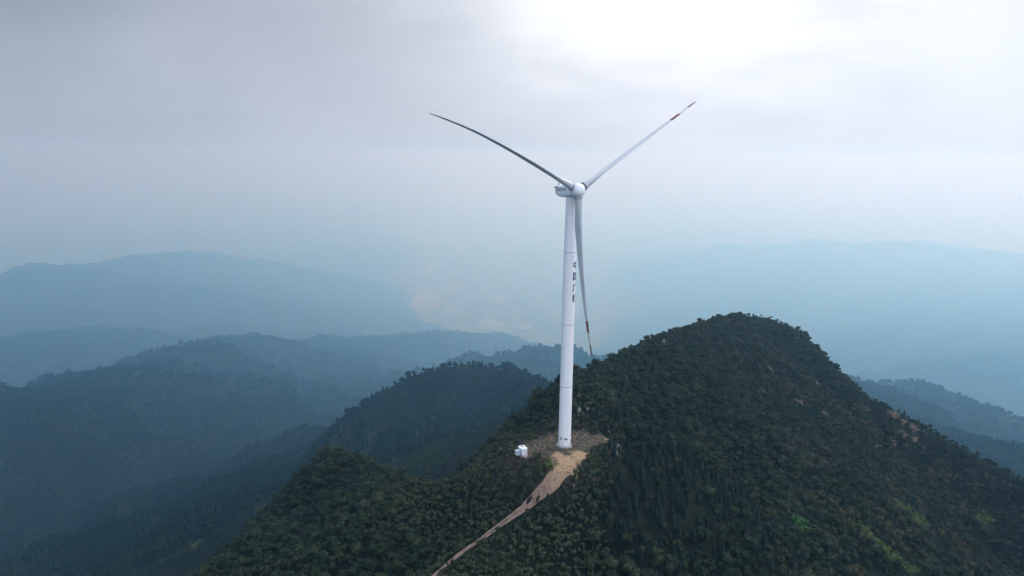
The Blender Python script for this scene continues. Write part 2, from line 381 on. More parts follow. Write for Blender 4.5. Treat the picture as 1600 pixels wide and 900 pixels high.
# ------------------------------------------------------------------ pad and track
dirt = bpy.data.materials.new('dirt'); dirt.use_nodes = True; t = dirt.node_tree; b = t.nodes['Principled BSDF']
b.inputs['Roughness'].default_value = .95; b.inputs['Specular IOR Level'].default_value = .1
P = N(t, 'ShaderNodeNewGeometry').outputs['Position']
c = mixc(t, smooth(t, tn(t, P, 1.3, 8, .7), .38, .62), (.17, .105, .08), (.30, .21, .16))
c = mixc(t, fmath(t, 'MULTIPLY', smooth(t, tn(t, P, .5, 8, .7), .5, .6), .6), c, (.13, .085, .06))
lk(t, c, b.inputs['Base Color'])
bp = N(t, 'ShaderNodeBump'); lk(t, tn(t, P, 2, 8, .7), bp.inputs['Height']); bp.inputs['Strength'].default_value = .8; bp.inputs['Distance'].default_value = .3; lk(t, bp.outputs[0], b.inputs['Normal'])
padm = bpy.data.materials.new('pad_soil'); padm.use_nodes = True; t = padm.node_tree; b = t.nodes['Principled BSDF']
b.inputs['Roughness'].default_value = .95; b.inputs['Specular IOR Level'].default_value = .1
P = N(t, 'ShaderNodeNewGeometry').outputs['Position']
c = mixc(t, smooth(t, tn(t, P, .5, 8, .75), .42, .58), (.028, .034, .020), (.10, .072, .052))
c = mixc(t, smooth(t, tn(t, P, 1.1, 8, .8), .54, .65), c, (.30, .22, .16))
strw = mixc(t, smooth(t, tn(t, P, 1.6, 8, .8), .36, .6), (.16, .10, .055), (.42, .285, .165))
c = mixc(t, smooth(t, fmath(t, 'ADD', at_(t, 'straw'), fmath(t, 'MULTIPLY', fmath(t, 'SUBTRACT', tn(t, P, .9, 8, .75), .5), 1.6)), .3, .75), c, strw)
c = mixc(t, smooth(t, tn(t, P, .35, 8, .7), .60, .66), c, (.035, .06, .025))
lk(t, c, b.inputs['Base Color'])
bp = N(t, 'ShaderNodeBump'); lk(t, tn(t, P, 1.4, 8, .75), bp.inputs['Height']); bp.inputs['Strength'].default_value = .9; bp.inputs['Distance'].default_value = .35; lk(t, bp.outputs[0], b.inputs['Normal'])

x0, y0 = pad_poly.min(0); x1, y1 = pad_poly.max(0); st = .5
gx, gy = np.meshgrid(np.arange(x0 - 2, x1 + 2, st), np.arange(y0 - 2, y1 + 2, st))
ins = inside(pad_poly, gx + 5.5 * fbm(gx / 3, gy / 3, 3, 41), gy + 5.5 * fbm(gx / 3, gy / 3, 3, 51))
def drape(gx, gy, ins, lift, name, m, extra=None):
    ny, nx = gx.shape; idx = np.arange(nx * ny).reshape(ny, nx)
    qq = np.stack([idx[:-1, :-1], idx[:-1, 1:], idx[1:, 1:], idx[1:, :-1]], -1)
    keep = ins[:-1, :-1] & ins[:-1, 1:] & ins[1:, 1:] & ins[1:, :-1]
    f = qq[keep]; used = np.unique(f); mp = np.full(nx * ny, -1); mp[used] = np.arange(len(used))
    X = gx.ravel()[used]; Y = gy.ravel()[used]
    Z = grid_h(X, Y) + lift
    me = mesh(name, np.stack([X, Y, Z], 1), [tuple(int(k) for k in r_) for r_ in mp[f]])
    if extra: fattr(me, extra[0], extra[1](X, Y))
    return link(name, me, m, None, True)
def grid_h(x, y):                       # height of the built ground sheet itself
    fx = np.searchsorted(XS + 60, x) - 1; fy = np.searchsorted(YS + 260, y) - 1
    ax = (x - (XS[fx] + 60)) / (XS[fx + 1] - XS[fx]); ay = (y - (YS[fy] + 260)) / (YS[fy + 1] - YS[fy])
    return (GH[fy, fx] * (1 - ax) + GH[fy, fx + 1] * ax) * (1 - ay) + (GH[fy + 1, fx] * (1 - ax) + GH[fy + 1, fx + 1] * ax) * ay
straw_c = [hit(885, 722, 100, 300), hit(872, 712, 100, 300), hit(905, 714, 100, 300), hit(893, 732, 100, 300), hit(955, 690, 100, 300)]
def strawf(X, Y):
    m = np.zeros(X.shape)
    for p, r_ in zip(straw_c, (6.6, 4.2, 5.8, 6, 3.5)): m = np.maximum(m, 1.1 - np.hypot(X - p.x, Y - p.y) / r_)
    return np.clip(m + .5 * fbm(X / 2, Y / 2, 3, 71), 0, 1)
pad_o = tag(drape(gx, gy, ins, .07, 'clearing', padm, ('straw', strawf)), kind='structure')

# track: two worn wheel lines with a grassy middle
cl = []
for a, b2 in zip(road[:-1], road[1:]):
    n = max(2, int(np.hypot(*(b2 - a)[:2]) / .8))
    for k in range(n): cl.append(a + (b2 - a) * k / n)
cl = np.array(cl)
for _ in range(30): cl[1:-1] = (cl[:-2] + 2 * cl[1:-1] + cl[2:]) / 4
tv, tf, tr_ = [], [], []
W = np.linspace(-1, 1, 13)
for k, (x, y, hw) in enumerate(cl):
    d = cl[min(k + 1, len(cl) - 1)][:2] - cl[max(k - 1, 0)][:2]; d = d / np.hypot(*d); nx_, ny_ = -d[1], d[0]
    e1 = 1 + .35 * float(vnoise(np.array([k * .3]), np.array([1.]), 5)[0]); e2 = 1 + .35 * float(vnoise(np.array([k * .3]), np.array([9.]), 5)[0])
    for wv in W:
        s = wv * hw * (e1 if wv < 0 else e2); X, Y = x + nx_ * s, y + ny_ * s
        tv.append((X, Y, float(grid_h(np.array([X]), np.array([Y]))[0]) + .11 * (1 - .5 * abs(wv)) + .02)); tr_.append(abs(wv))
    if k: 
        for j in range(12):
            a_ = (k - 1) * 13 + j; tf.append((a_, a_ + 1, a_ + 14, a_ + 13))
me = mesh('dirt_track', tv, tf)
narrow = np.repeat(np.clip((1.5 - cl[:, 2]) / .5, 0, 1), 13)
fattr(me, 'start', np.repeat(np.clip(1 - np.arange(len(cl)) / 20, 0, 1), 13)); fattr(me, 'mid', (1 - np.clip(np.array(tr_) * 2.2, 0, 1)) * narrow)
t = dirt.node_tree; b = t.nodes['Principled BSDF']; src = b.inputs['Base Color'].links[0].from_socket
P = N(t, 'ShaderNodeNewGeometry').outputs['Position']
src = mixc(t, smooth(t, fmath(t, 'ADD', at_(t, 'start'), fmath(t, 'SUBTRACT', tn(t, P, .8, 8, .75), .5)), .25, .7), src, mixc(t, smooth(t, tn(t, P, 1.6, 8, .8), .36, .6), (.16, .10, .055), (.42, .285, .165)))
gf = fmath(t, 'ADD', at_(t, 'mid'), fmath(t, 'MULTIPLY', fmath(t, 'SUBTRACT', tn(t, P, 1.1, 6, .7), .5), 1.4))
lk(t, mixc(t, smooth(t, gf, .35, .55), src, (.045, .055, .028)), b.inputs['Base Color'])
tag(link('dirt_track', me, dirt, None, True), kind='structure')

# ------------------------------------------------------------------ vegetation
def leafmat(name, c1, c2, c3=None):
    m = bpy.data.materials.new(name); m.use_nodes = True; t = m.node_tree; b = t.nodes['Principled BSDF']
    oi = N(t, 'ShaderNodeObjectInfo'); r_ = oi.outputs['Random']
    P = N(t, 'ShaderNodeNewGeometry').outputs['Position']
    c = mixc(t, fmath(t, 'ADD', fmath(t, 'MULTIPLY', r_, .55), smooth(t, tn(t, P, .028, 4), .4, .62, 0., .5)), c1, c2)
    if c3:                            # drier, browner growth on the eastern flank
        sx = N(t, 'ShaderNodeSeparateXYZ'); lk(t, P, sx.inputs[0])
        dry = smooth(t, sx.outputs[0], 30, 190, .15, 1.)
        c = mixc(t, fmath(t, 'MULTIPLY', fmath(t, 'MULTIPLY', smooth(t, tn(t, P, .035, 4), .44, .6), smooth(t, r_, .3, .7)), dry), c, c3)
    c = mixc(t, fmath(t, 'MULTIPLY', smooth(t, tn(t, P, .9, 3), .45, .60), .55), c, tuple(min(1, k * 1.7) for k in c2))
    lk(t, c, b.inputs['Base Color']); b.inputs['Roughness'].default_value = .8; b.inputs['Specular IOR Level'].default_value = .15
    return m
L_BR = leafmat('broad_leaf', (.003, .011, .007), (.026, .041, .018), (.085, .066, .038))
L_CO = leafmat('needle', (.003, .011, .010), (.007, .018, .013))
L_FAR = leafmat('haze_tint_leaf', (.002, .010, .010), (.006, .020, .015))  # distant leaves: blue haze tint painted into the colour, red held down
L_SC = leafmat('scrub_leaf', (.016, .029, .014), (.046, .054, .026), (.08, .06, .038))
L_LI = leafmat('lime_leaf', (.020, .055, .015), (.085, .105, .03))
BARK = mat('bark', (.06, .045, .035), .9, noise=(3, (.03, .022, .018), .4, .6))
def crown_broad(seed, n=460, H=5.5, Wd=2.3, leaf=.42, lobes=9, name='crown', m=None):
    r = random.Random(seed); L = []
    for _ in range(lobes):
        a = r.uniform(0, 2 * math.pi); rr = Wd * r.uniform(.15, .62); zc = H * r.uniform(.42, .82)
        L.append((Vector((rr * math.cos(a), rr * math.sin(a), zc)), Wd * r.uniform(.34, .55)))
    v, f = [], []
    for _ in range(n):
        c, R_ = r.choice(L); d = Vector((r.gauss(0, 1), r.gauss(0, 1), r.gauss(.25, 1))).normalized()
        p = c + d * R_ * r.uniform(.72, 1.12); p.z = max(p.z, .25)
        nn = (d + Vector((r.gauss(0, .55), r.gauss(0, .55), r.gauss(.2, .55)))).normalized()
        q = nn.to_track_quat('Z', 'Y').to_matrix(); s = leaf * r.uniform(.6, 1.25); a = r.uniform(0, 6.28)
        k = len(v)
        for j in range(4):
            an = a + j * math.pi / 2; ss = s * (1 if j % 2 else .55)
            v.append(p + q @ Vector((math.cos(an) * ss, math.sin(an) * ss, r.uniform(-.12, .12) * s)))
        f.append((k, k + 1, k + 2, k + 3))
    # dense inner mass, so that the crown is not see-through at its heart
    for c, R_ in L:
        bm = bmesh.new(); bmesh.ops.create_icosphere(bm, subdivisions=1, radius=R_ * .78)
        k = len(v); bm.verts.index_update()
        v += [c + Vector((q_.co.x, q_.co.y, q_.co.z * .9)) * r.uniform(.8, 1.1) for q_ in bm.verts]; f += [tuple(a.index + k for a in p.verts) for p in bm.faces]; bm.free()
    me = mesh(name, v, f); me.materials.append(m or L_BR); return me
def crown_conifer(seed, H=8, Wd=1.7, n=420, name='crown', m=None):
    r = random.Random(seed); v, f = [], []
    for i in range(n):
        tt = r.random() ** .8; z = H * (.12 + .86 * tt); lay = (z * 1.3) % 1
        rr = Wd * (1 - tt) ** .85 * (1 - .35 * lay) * r.uniform(.55, 1.1) + .06
        a = r.uniform(0, 6.283); d = Vector((math.cos(a), math.sin(a), 0)); p = d * rr + Vector((0, 0, z - rr * .25))
        s = .38 * (1.15 - .6 * tt) * r.uniform(.7, 1.3); side = Vector((-d.y, d.x, r.uniform(-.3, .3))) * s * .55; out = (d * .9 + Vector((0, 0, -.45 + r.uniform(-.2, .3)))) * s
        k = len(v); v += [p - side, p + out, p + side, p - out * .8]; f.append((k, k + 1, k + 2, k + 3))
    k = len(v); ns = 8
    for zz_, rr in ((.1 * H, Wd * .55), (.45 * H, Wd * .4), (.98 * H, .03)):
        for j in range(ns): v.append(Vector((rr * math.cos(6.283 * j / ns), rr * math.sin(6.283 * j / ns), zz_)))
    for i_ in range(2):
        for j in range(ns): f.append((k + i_ * ns + j, k + i_ * ns + (j + 1) % ns, k + (i_ + 1) * ns + (j + 1) % ns, k + (i_ + 1) * ns + j))
    me = mesh(name, v, f); me.materials.append(m or L_CO); return me
def trunk_mesh(seed, H, r0, lean=.2):
    r = random.Random(seed); mb = MB(); p = Vector((0, 0, -.8)); pts = [p]
    for k in range(4): p = p + Vector((r.uniform(-lean, lean), r.uniform(-lean, lean), (H + .8) / 4)); pts.append(p)
    for k in range(4): mb.tube(pts[k], pts[k + 1], r0 * (1 - k * .2), r0 * (1 - (k + 1) * .2), 6)
    for k in range(5):
        b0 = pts[1].lerp(pts[4], r.random()); a = r.uniform(0, 6.28); mb.tube(b0, b0 + Vector((math.cos(a), math.sin(a), .8)) * H * .22, r0 * .35, r0 * .12, 5)
    me = mesh('trunk', mb.v, mb.f); me.materials.append(BARK); return me
KINDS_ = [('broadleaf', crown_broad(1), trunk_mesh(1, 4, .16)), ('broadleaf', crown_broad(2, H=6.4, Wd=2.0, lobes=10), trunk_mesh(2, 4.6, .17)),
          ('broadleaf', crown_broad(3, H=4.6, Wd=2.7, lobes=11), trunk_mesh(3, 3.3, .15)), ('conifer', crown_conifer(4, H=7, Wd=2.1), trunk_mesh(4, 7.4, .14, .05)), ('conifer', crown_conifer(5, H=8.2, Wd=2.3), trunk_mesh(5, 9, .16, .05))]
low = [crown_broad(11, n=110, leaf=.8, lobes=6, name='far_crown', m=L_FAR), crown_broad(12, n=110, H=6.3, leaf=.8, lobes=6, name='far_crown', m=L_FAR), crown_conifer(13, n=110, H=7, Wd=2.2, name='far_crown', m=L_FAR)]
scr = [crown_broad(21, n=90, H=1.5, Wd=1.1, leaf=.28, lobes=5, name='scrub', m=L_SC), crown_broad(22, n=80, H=1.1, Wd=1.3, leaf=.26, lobes=5, name='scrub', m=L_SC), crown_broad(23, n=70, H=2.0, Wd=.9, leaf=.25, lobes=5, name='scrub', m=L_SC)]
lim = [crown_broad(31, n=110, H=1.6, Wd=1.3, leaf=.3, lobes=6, name='lime_scrub', m=L_LI)]

def sector(r0, r1, sp, a0=-47, a1=47):
    n = int(R(a1 - a0) / 2 * (r1 * r1 - r0 * r0) / (sp * sp))
    rr = np.sqrt(rng.uniform(r0 * r0, r1 * r1, n)); aa = rng.uniform(R(a0), R(a1), n)
    return rr * np.sin(aa), rr * np.cos(aa)
def project(x, y, z):
    Mi = np.array(M3.transposed()); p = np.stack([x - CAM.x, y - CAM.y, z - CAM.z], 0); q_ = Mi @ p
    return 800 + FPX * q_[0] / -q_[2], 450 - FPX * q_[1] / -q_[2]
def visible(x, y, z, lift=5.0, n=26):            # leave out what a ridge hides completely, with a margin
    ok = np.ones(x.shape, bool)
    for k in range(1, n):
        s = (k / n) ** .6
        X, Y = x * s, y * s; Z = CAM.z + (z + lift + 12 - CAM.z) * s
        ok &= ~(grid_h(X, Y) > Z + 6)
    return ok
ISO_TREES = []
def forest_pts(r0, r1, sp, lift):
    x, y = sector(r0, r1, sp); z = grid_h(x, y)
    px, py = project(x, y, z + 3)
    ok = (px > -260) & (px < 1860) & (py < 1010) & (road_dist(x, y) > 3.0)
    ok &= ~((np.hypot((x - TB.x) * .8, y - TB.y + 3) < 24) & inside(pad_poly + (pad_poly - pad_poly.mean(0)) * .12, x, y))
    ok &= (z > FLOOR + 45)
    ok &= (patchmask(bare, x, y) < .35) & (patchmask(lime, x, y) < .15)
    x, y, z, px, py = x[ok], y[ok], z[ok], px[ok], py[ok]
    vis = visible(x, y, z)
    return x[vis], y[vis], z[vis], px[vis], py[vis]
def scatter(name, x, y, z, idx, scl, variants, label=None):
    me = bpy.data.meshes.new(name); me.vertices.add(len(x)); me.vertices.foreach_set('co', np.stack([x, y, z], 1).ravel().astype(np.float32))
    fattr(me, 'scl', scl); fattr(me, 'rot', rng.uniform(0, 6.283, len(x)))
    a = me.attributes.new('idx', 'INT', 'POINT'); a.data.foreach_set('value', idx.astype(np.int32))
    o = bpy.data.objects.new(name, me); col.objects.link(o)
    g = bpy.data.node_groups.new(name, 'GeometryNodeTree')
    g.interface.new_socket('Geometry', in_out='INPUT', socket_type='NodeSocketGeometry'); g.interface.new_socket('Geometry', in_out='OUTPUT', socket_type='NodeSocketGeometry')
    gi = g.nodes.new('NodeGroupInput'); go = g.nodes.new('NodeGroupOutput'); iop = g.nodes.new('GeometryNodeInstanceOnPoints'); mtp = g.nodes.new('GeometryNodeMeshToPoints')
    lk(g, gi.outputs[0], mtp.inputs[0]); lk(g, mtp.outputs[0], iop.inputs['Points'])
    gti = g.nodes.new('GeometryNodeGeometryToInstance')
    for src in reversed(variants):
        oi = g.nodes.new('GeometryNodeObjectInfo'); oi.inputs['Object'].default_value = src; oi.inputs['As Instance'].default_value = False; oi.transform_space = 'ORIGINAL'
        lk(g, oi.outputs['Geometry'], gti.inputs[0])
    lk(g, gti.outputs[0], iop.inputs['Instance']); iop.inputs['Pick Instance'].default_value = True
    def na(nm, ty):
        n = g.nodes.new('GeometryNodeInputNamedAttribute'); n.data_type = ty; n.inputs[0].default_value = nm; return n.outputs[0]
    lk(g, na('idx', 'INT'), iop.inputs['Instance Index'])
    cx = g.nodes.new('ShaderNodeCombineXYZ'); lk(g, na('rot', 'FLOAT'), cx.inputs[2])
    er = g.nodes.new('FunctionNodeEulerToRotation'); lk(g, cx.outputs[0], er.inputs[0]); lk(g, er.outputs[0], iop.inputs['Rotation'])
    lk(g, na('scl', 'FLOAT'), iop.inputs['Scale'])
    lk(g, iop.outputs[0], go.inputs[0])
    md = o.modifiers.new('scatter', 'NODES'); md.node_group = g
    return tag(o, label, None, None, 'stuff')

# individual near trees
x, y, z, px, py = forest_pts(100, 700, 2.15, 5)
con = fbm(x / 45, y / 45, 3, 120) + rng.uniform(-.3, .3, len(x)) > .33
plateau = (np.hypot(x - TB.x, y - TB.y) < 75) & (x < TB.x + 14 + (y - TB.y) * .25) & (y < TB.y + 25) & (z > -26)
dens = fbm(x / 18, y / 18, 3, 140)
keep = ~(plateau & (dens < .22))
x, y, z, px, py, con, plateau = [a[keep] for a in (x, y, z, px, py, con, plateau)]
scl = np.clip(rng.lognormal(-.70, .36, len(x)), .22, 1.2) * np.where(con, .8, 1.) * np.where(plateau, .5, 1.) * np.where(np.hypot(x, y) > 330, .85, 1.)
crest = (np.hypot(x, y) > 240) & (px > 860) & (py < 640)
hi = np.clip((np.hypot(x, y) - 270) / 120, 0, 1) * (px > 850); con &= ~((hi > .3) & (rng.random(len(x)) < .85)); scl = scl * (1 - .22 * hi)
idx = np.where(con, rng.integers(3, 5, len(x)), rng.integers(0, 3, len(x)))
dd = np.sqrt(x * x + y * y + (z - CAM.z) ** 2)
inframe = (px > 5) & (px < 1595) & (py > 10) & (py < 905)
size = np.where(inframe, scl * np.where(con, 8, 5.5) / dd, 0)
order = np.argsort(-size); top = order[:290]; rest = order[290:]
protos = []
def place_tree(k, src=None):
    kind, cm, tm = KINDS_[idx[k]]
    nm = 'conifer_tree' if kind == 'conifer' else 'broadleaf_tree'
    e = empty(nm, (x[k], y[k], z[k] - .15), rng.uniform(0, 6.283)); e.scale = (scl[k],) * 3
    c_ = bpy.data.objects.new('crown', cm); t_ = bpy.data.objects.new('trunk', tm)
    for q_ in (c_, t_): col.objects.link(q_); q_.parent = e
    if kind == 'conifer': tag(e, 'narrow dark pointed conifer in the nearest part of the forest by the dirt track', 'tree', 'narrow conifers of the nearest forest')
    else: tag(e, 'dark rounded broadleaf tree in the nearest part of the forest by the dirt track', 'tree', 'rounded trees of the nearest forest')
    return c_
src = {}
for k in top:
    c_ = place_tree(k)
    src.setdefault(int(idx[k]), c_)
for k in range(5):
    if k not in src:
        j = rest[np.argmax(idx[rest] == k)]; src[k] = place_tree(j); rest = rest[rest != j]
scatter('forest', x[rest], y[rest], z[rest] - .2, idx[rest], scl[rest], [src[k] for k in range(5)], 'dense dark forest covering the near ridge, the summit and their slopes')

# sources for the lower growth: each is itself a bush standing on the slope
def bush(me, p, s, label, nm='bush'):
    o = bpy.data.objects.new(nm, me); col.objects.link(o); o.location = p; o.scale = (s,) * 3
    return tag(o, label, 'bush')
def gp(px_, py_): 
    p = hit(px_, py_, 60, 900); p.z = float(grid_h(np.array([p.x]), np.array([p.y]))[0]) - .1; return p
b1 = bush(scr[0], gp(846, 752), 1.3, 'small bush at the left edge of the dirt track where it widens')
b2_ = bush(scr[1], gp(826, 740), 1.4, 'low bush on the grass between the white cabinet and the dirt track')
b3 = bush(scr[2], gp(801, 728), 1.2, 'upright small bush just below the white cabinet')
b4 = bush(lim[0], gp(858, 731), 1.3, 'bright green bush at the left edge of the straw coloured soil', 'green_bush')
GR = crown_broad(33, n=150, H=1.6, Wd=1.4, leaf=.22, lobes=8, name='green_scrub', m=leafmat('green_leaf', (.012, .050, .014), (.03, .08, .02)))
b5 = bush(GR, gp(1246, 826), 3.0, 'large bright green bush on the dark slope right of centre below', 'green_bush')
b6 = bush(GR, gp(1251, 834), 2.5, 'smaller bright green bush touching the large green bush from below', 'green_bush')
b7 = bush(GR, gp(1243, 838), 1.8, 'lowest little bright green bush beneath the large green bush', 'green_bush')
# scrub over plateau and gaps
x, y = sector(110, 420, 1.45, -32, 40); z = grid_h(x, y); px, py = project(x, y, z)
nearpad = inside(pad_poly, x, y)
rdd = road_dist(x, y)
ok = (px > -40) & (px < 1640) & (py < 960) & (rdd > .8)
plate = (np.hypot(x - TB.x, y - TB.y) < 95) & (x < TB.x + 20 + (y - TB.y) * .25) & (z > -32)
ok &= plate | (rng.random(len(x)) < .04)
ok &= ~(nearpad & (strawf(x, y) > .25)) & ~(nearpad & (rng.random(len(x)) < .5)) & (np.hypot(x - TB.x, y - TB.y) > 3.6)
ok &= np.hypot(x - gp(817, 712).x, y - gp(817, 712).y) > 3.2
ok &= patchmask(bare, x, y) < .4
x, y, z, nearpad = x[ok], y[ok], z[ok], nearpad[ok]
sc_ = np.clip(rng.normal(.8, .25, len(x)), .3, 1.4) * np.where(nearpad, .32, 1)
scatter('undergrowth', x, y, z - .08, rng.integers(0, 3, len(x)), sc_, [b1, b2_, b3], 'low scrub and grass tufts on the ridge top around the dirt track')
lx = []; 
for a, b_, r_, _ in lime:
    n = int(r_ * r_ * 1.1)
    for _k in range(n): an = rng.uniform(0, 6.283); q_ = r_ * math.sqrt(rng.random()) * 1.1; lx.append((a + q_ * math.cos(an), b_ + q_ * math.sin(an)))
lx = np.array(lx); lz = grid_h(lx[:, 0], lx[:, 1])
scatter('green_grass', lx[:, 0], lx[:, 1], lz - .3, np.zeros(len(lx)), rng.uniform(.5, 1.15, len(lx)), [b4], 'bright yellow green tall grass growing in narrow gullies of the dark slope')

# far forest, coarser
fsrc = []
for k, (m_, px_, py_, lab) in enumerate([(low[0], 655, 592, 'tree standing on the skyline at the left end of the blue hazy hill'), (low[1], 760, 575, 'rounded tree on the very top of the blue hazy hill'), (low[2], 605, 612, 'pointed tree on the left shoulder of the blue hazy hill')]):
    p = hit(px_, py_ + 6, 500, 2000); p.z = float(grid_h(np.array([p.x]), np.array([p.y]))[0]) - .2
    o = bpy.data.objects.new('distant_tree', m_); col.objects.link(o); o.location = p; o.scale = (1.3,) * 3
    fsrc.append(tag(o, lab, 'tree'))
X1, Y1, Z1, p1, q1 = forest_pts(700, 2600, 8, 5)
X2, Y2, Z2, p2, q2 = forest_pts(2600, 7500, 25, 8)
hillc = (X1 < 0) & (np.hypot(X1, Y1) < 900)
c1 = fbm(X1 / 70, Y1 / 70, 3, 150) + rng.uniform(-.3, .3, len(X1)) > .1
i1 = np.where(c1 | (hillc & (rng.random(len(X1)) < .5)), 2, rng.integers(0, 2, len(X1)))
s1 = np.clip(rng.normal(1.45, .38, len(X1)), .6, 2.4); s2 = np.clip(rng.normal(4., .9, len(X2)), 1.8, 6)
print('trees', len(rest), len(X1), len(X2), 'scrub', len(x))
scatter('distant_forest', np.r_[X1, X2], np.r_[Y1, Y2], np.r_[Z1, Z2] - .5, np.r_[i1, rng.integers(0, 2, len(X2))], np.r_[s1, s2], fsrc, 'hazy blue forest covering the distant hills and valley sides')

# ------------------------------------------------------------------ wind turbine
WHITE = mat('white_paint', (.86, .85, .84), .42, noise=(.35, (.77, .77, .77), .45, .75))
mp_ = N(WHITE.node_tree, 'ShaderNodeMapping'); mp_.inputs['Scale'].default_value = (4, 4, .12)
for n_ in WHITE.node_tree.nodes:
    if n_.type == 'TEX_NOISE':
        src_ = n_.inputs[0].links[0].from_socket; lk(WHITE.node_tree, src_, mp_.inputs[0]); lk(WHITE.node_tree, mp_.outputs[0], n_.inputs[0])
BLADE = mat('blade_grey', (.56, .57, .57), .4, noise=(.2, (.50, .51, .51), .4, .7)); RED = mat('red_paint', (.14, .014, .024), .5); DARKM = mat('dark_metal', (.05, .05, .055), .5, .3); GREY = mat('grey_steel', (.30, .31, .33), .5, .4)
CONC = mat('concrete', (.34, .31, .29), .9, noise=(2.5, (.22, .19, .17), .4, .65), bump=.4)
INK = mat('dark_blue_ink', (.02, .035, .07), .5); TEAL = mat('teal_ink', (.0, .16, .15), .5); BLUE = mat('blue_ink', (.006, .05, .11), .5); MAROON = mat('maroon_ink', (.06, .02, .035), .5)
BROWN = mat('rusty_steel', (.14, .07, .055), .8, noise=(6, (.08, .05, .045), .4, .6))
T = empty('wind_turbine', TB); tag(T, 'tall white three bladed wind turbine standing on the cleared ridge top', 'wind turbine')
def tower_r(z):
    return 2.16 - .08 * min(z, 72) / 72 - (0.36 * max(0, z - 66) / 28)
# directions in plan seen from the survey point
vdir = Vector((TB.x - CAM.x, TB.y - CAM.y, 0)).normalized(); rdir = Vector((vdir.y, -vdir.x, 0))
PSI = 29.0; TILT = 4.0
ah = (rdir * math.sin(R(PSI)) - vdir * math.cos(R(PSI))).normalized()
ax = (ah * math.cos(R(TILT)) + Vector((0, 0, math.sin(R(TILT))))).normalized()
OVER = 4.0
lo_, hi_ = 80, 110
for _ in range(40):
    md_ = (lo_ + hi_) / 2; p = TB + ah * OVER + Vector((0, 0, md_)); _, r_ = project(np.array([p.x]), np.array([p.y]), np.array([p.z]))
    if r_[0] > 297.5: lo_ = md_
    else: hi_ = md_
HUB = ah * OVER + Vector((0, 0, lo_))          # relative to the tower base
print('hub', HUB, 'px', project(*[np.array([q_]) for q_ in (HUB + TB)]))
TOPZ = HUB.z - 2.0
tw = MB(); prof = []
for z_ in (0.55, 1, 22, 22.02, 44, 44.02, 60, 66, 72, 80, 88, TOPZ): prof.append((tower_r(z_), z_))
tw.lathe(prof, 72); tower = tw.build('tower', WHITE, T, auto=40)
for z_ in (21.9, 43.9, 68.5): m_ = MB(); m_.lathe([(tower_r(z_) + .025, z_), (tower_r(z_) + .025, z_ + .2)], 72); m_.build('flange', mat('seam', (.40, .41, .43), .5) if z_ < 30 else bpy.data.materials['seam'], tower, auto=40)
fd = MB(); fd.lathe([(2.95, -.9), (2.95, .32), (2.7, .5), (2.18, .6)], 56); fd.build('foundation', CONC, T, auto=30)
def on_tower(ang, z_, off=0.):            # ang: degrees to the right of the line of sight
    r_ = tower_r(z_) + off; a = R(ang)
    return (rdir * math.sin(a) - vdir * math.cos(a)) * r_ + Vector((0, 0, z_))
def text_mesh(s, size):
    cu = bpy.data.curves.new('tmp', 'FONT'); cu.body = s; cu.size = size; cu.align_x = 'CENTER'; cu.align_y = 'CENTER'; cu.resolution_u = 3; cu.offset = .028 * size if len(s) == 1 else .01
    o = bpy.data.objects.new('tmp', cu); col.objects.link(o); dg = bpy.context.evaluated_depsgraph_get(); dg.update()
    me = bpy.data.meshes.new_from_object(o.evaluated_get(dg)); bpy.data.objects.remove(o); return me
def text_bm(s, size, cuts=.15):
    me = text_mesh(s, size); bm = bmesh.new(); bm.from_mesh(me)
    xs = [q_.co.x for q_ in bm.verts]
    if xs:
        c0 = min(xs)
        while c0 < max(xs):
            bmesh.ops.bisect_plane(bm, geom=bm.verts[:] + bm.edges[:] + bm.faces[:], plane_co=(c0, 0, 0), plane_no=(1, 0, 0)); c0 += cuts
    return bm
def wrap_bm(bm, ang0, z0, name, m, off=.03):
    for q_ in bm.verts:
        z_ = z0 + q_.co.y; a = ang0 + math.degrees(q_.co.x / tower_r(z_)); q_.co = on_tower(a, z_, off)
    me = bpy.data.meshes.new(name); bm.to_mesh(me); bm.free(); return link(name, me, m, tower)
def zrow(py_):                             # height on the tower seen at that image row
    lo, hi = 0, 95
    for _ in range(40):
        md_ = (lo + hi) / 2; p = TB + Vector((0, 0, md_)); _, r_ = project(np.array([p.x]), np.array([p.y]), np.array([p.z]))
        if r_[0] > py_: lo = md_
        else: hi = md_
    return lo
for ch, r_ in zip('中国广核', (414.5, 431.5, 449, 465.5)):
    bm = text_bm(ch, 2.9); wrap_bm(bm, 71, zrow(r_), 'lettering', INK)
# emblems at the foot
def poly_bm(polys):
    bm = bmesh.new()
    for p in polys: bm.faces.new([bm.verts.new((a, b_, 0)) for a, b_ in p])
    c0 = -1
    while c0 < 1: bmesh.ops.bisect_plane(bm, geom=bm.verts[:] + bm.edges[:] + bm.faces[:], plane_co=(c0, 0, 0), plane_no=(1, 0, 0)); c0 += .15
    return bm
def circ(cx_, cy_, rx, ry, n=20, a0=0, a1=360): return [(cx_ + rx * math.cos(R(a0 + (a1 - a0) * k / n)), cy_ + ry * math.sin(R(a0 + (a1 - a0) * k / n))) for k in range(n)]
ze = zrow(682.3)
wrap_bm(poly_bm([[(-.52, .40), (.22, .36), (.50, -.46), (-.30, -.26)]]), -34, ze, 'emblem', MAROON)
wrap_bm(poly_bm([[(-.40, .12), (.30, .08), (.36, .0), (-.38, .04)]]), -34, ze, 'emblem', WHITE, .034)
sw = [circ(-.1, -.06, .44, .42)]; wrap_bm(poly_bm(sw), 10, ze, 'emblem', TEAL)
tail = [(.12, -.45), (.45, -.34), (.66, -.05), (.62, .36), (.48, .30), (.44, .02), (.30, -.14)]
wrap_bm(poly_bm([tail]), 11, ze, 'emblem', TEAL, .034)
wrap_bm(poly_bm([circ(.02, .12, .13, .08, 12)]), 10, ze, 'emblem', WHITE, .036)
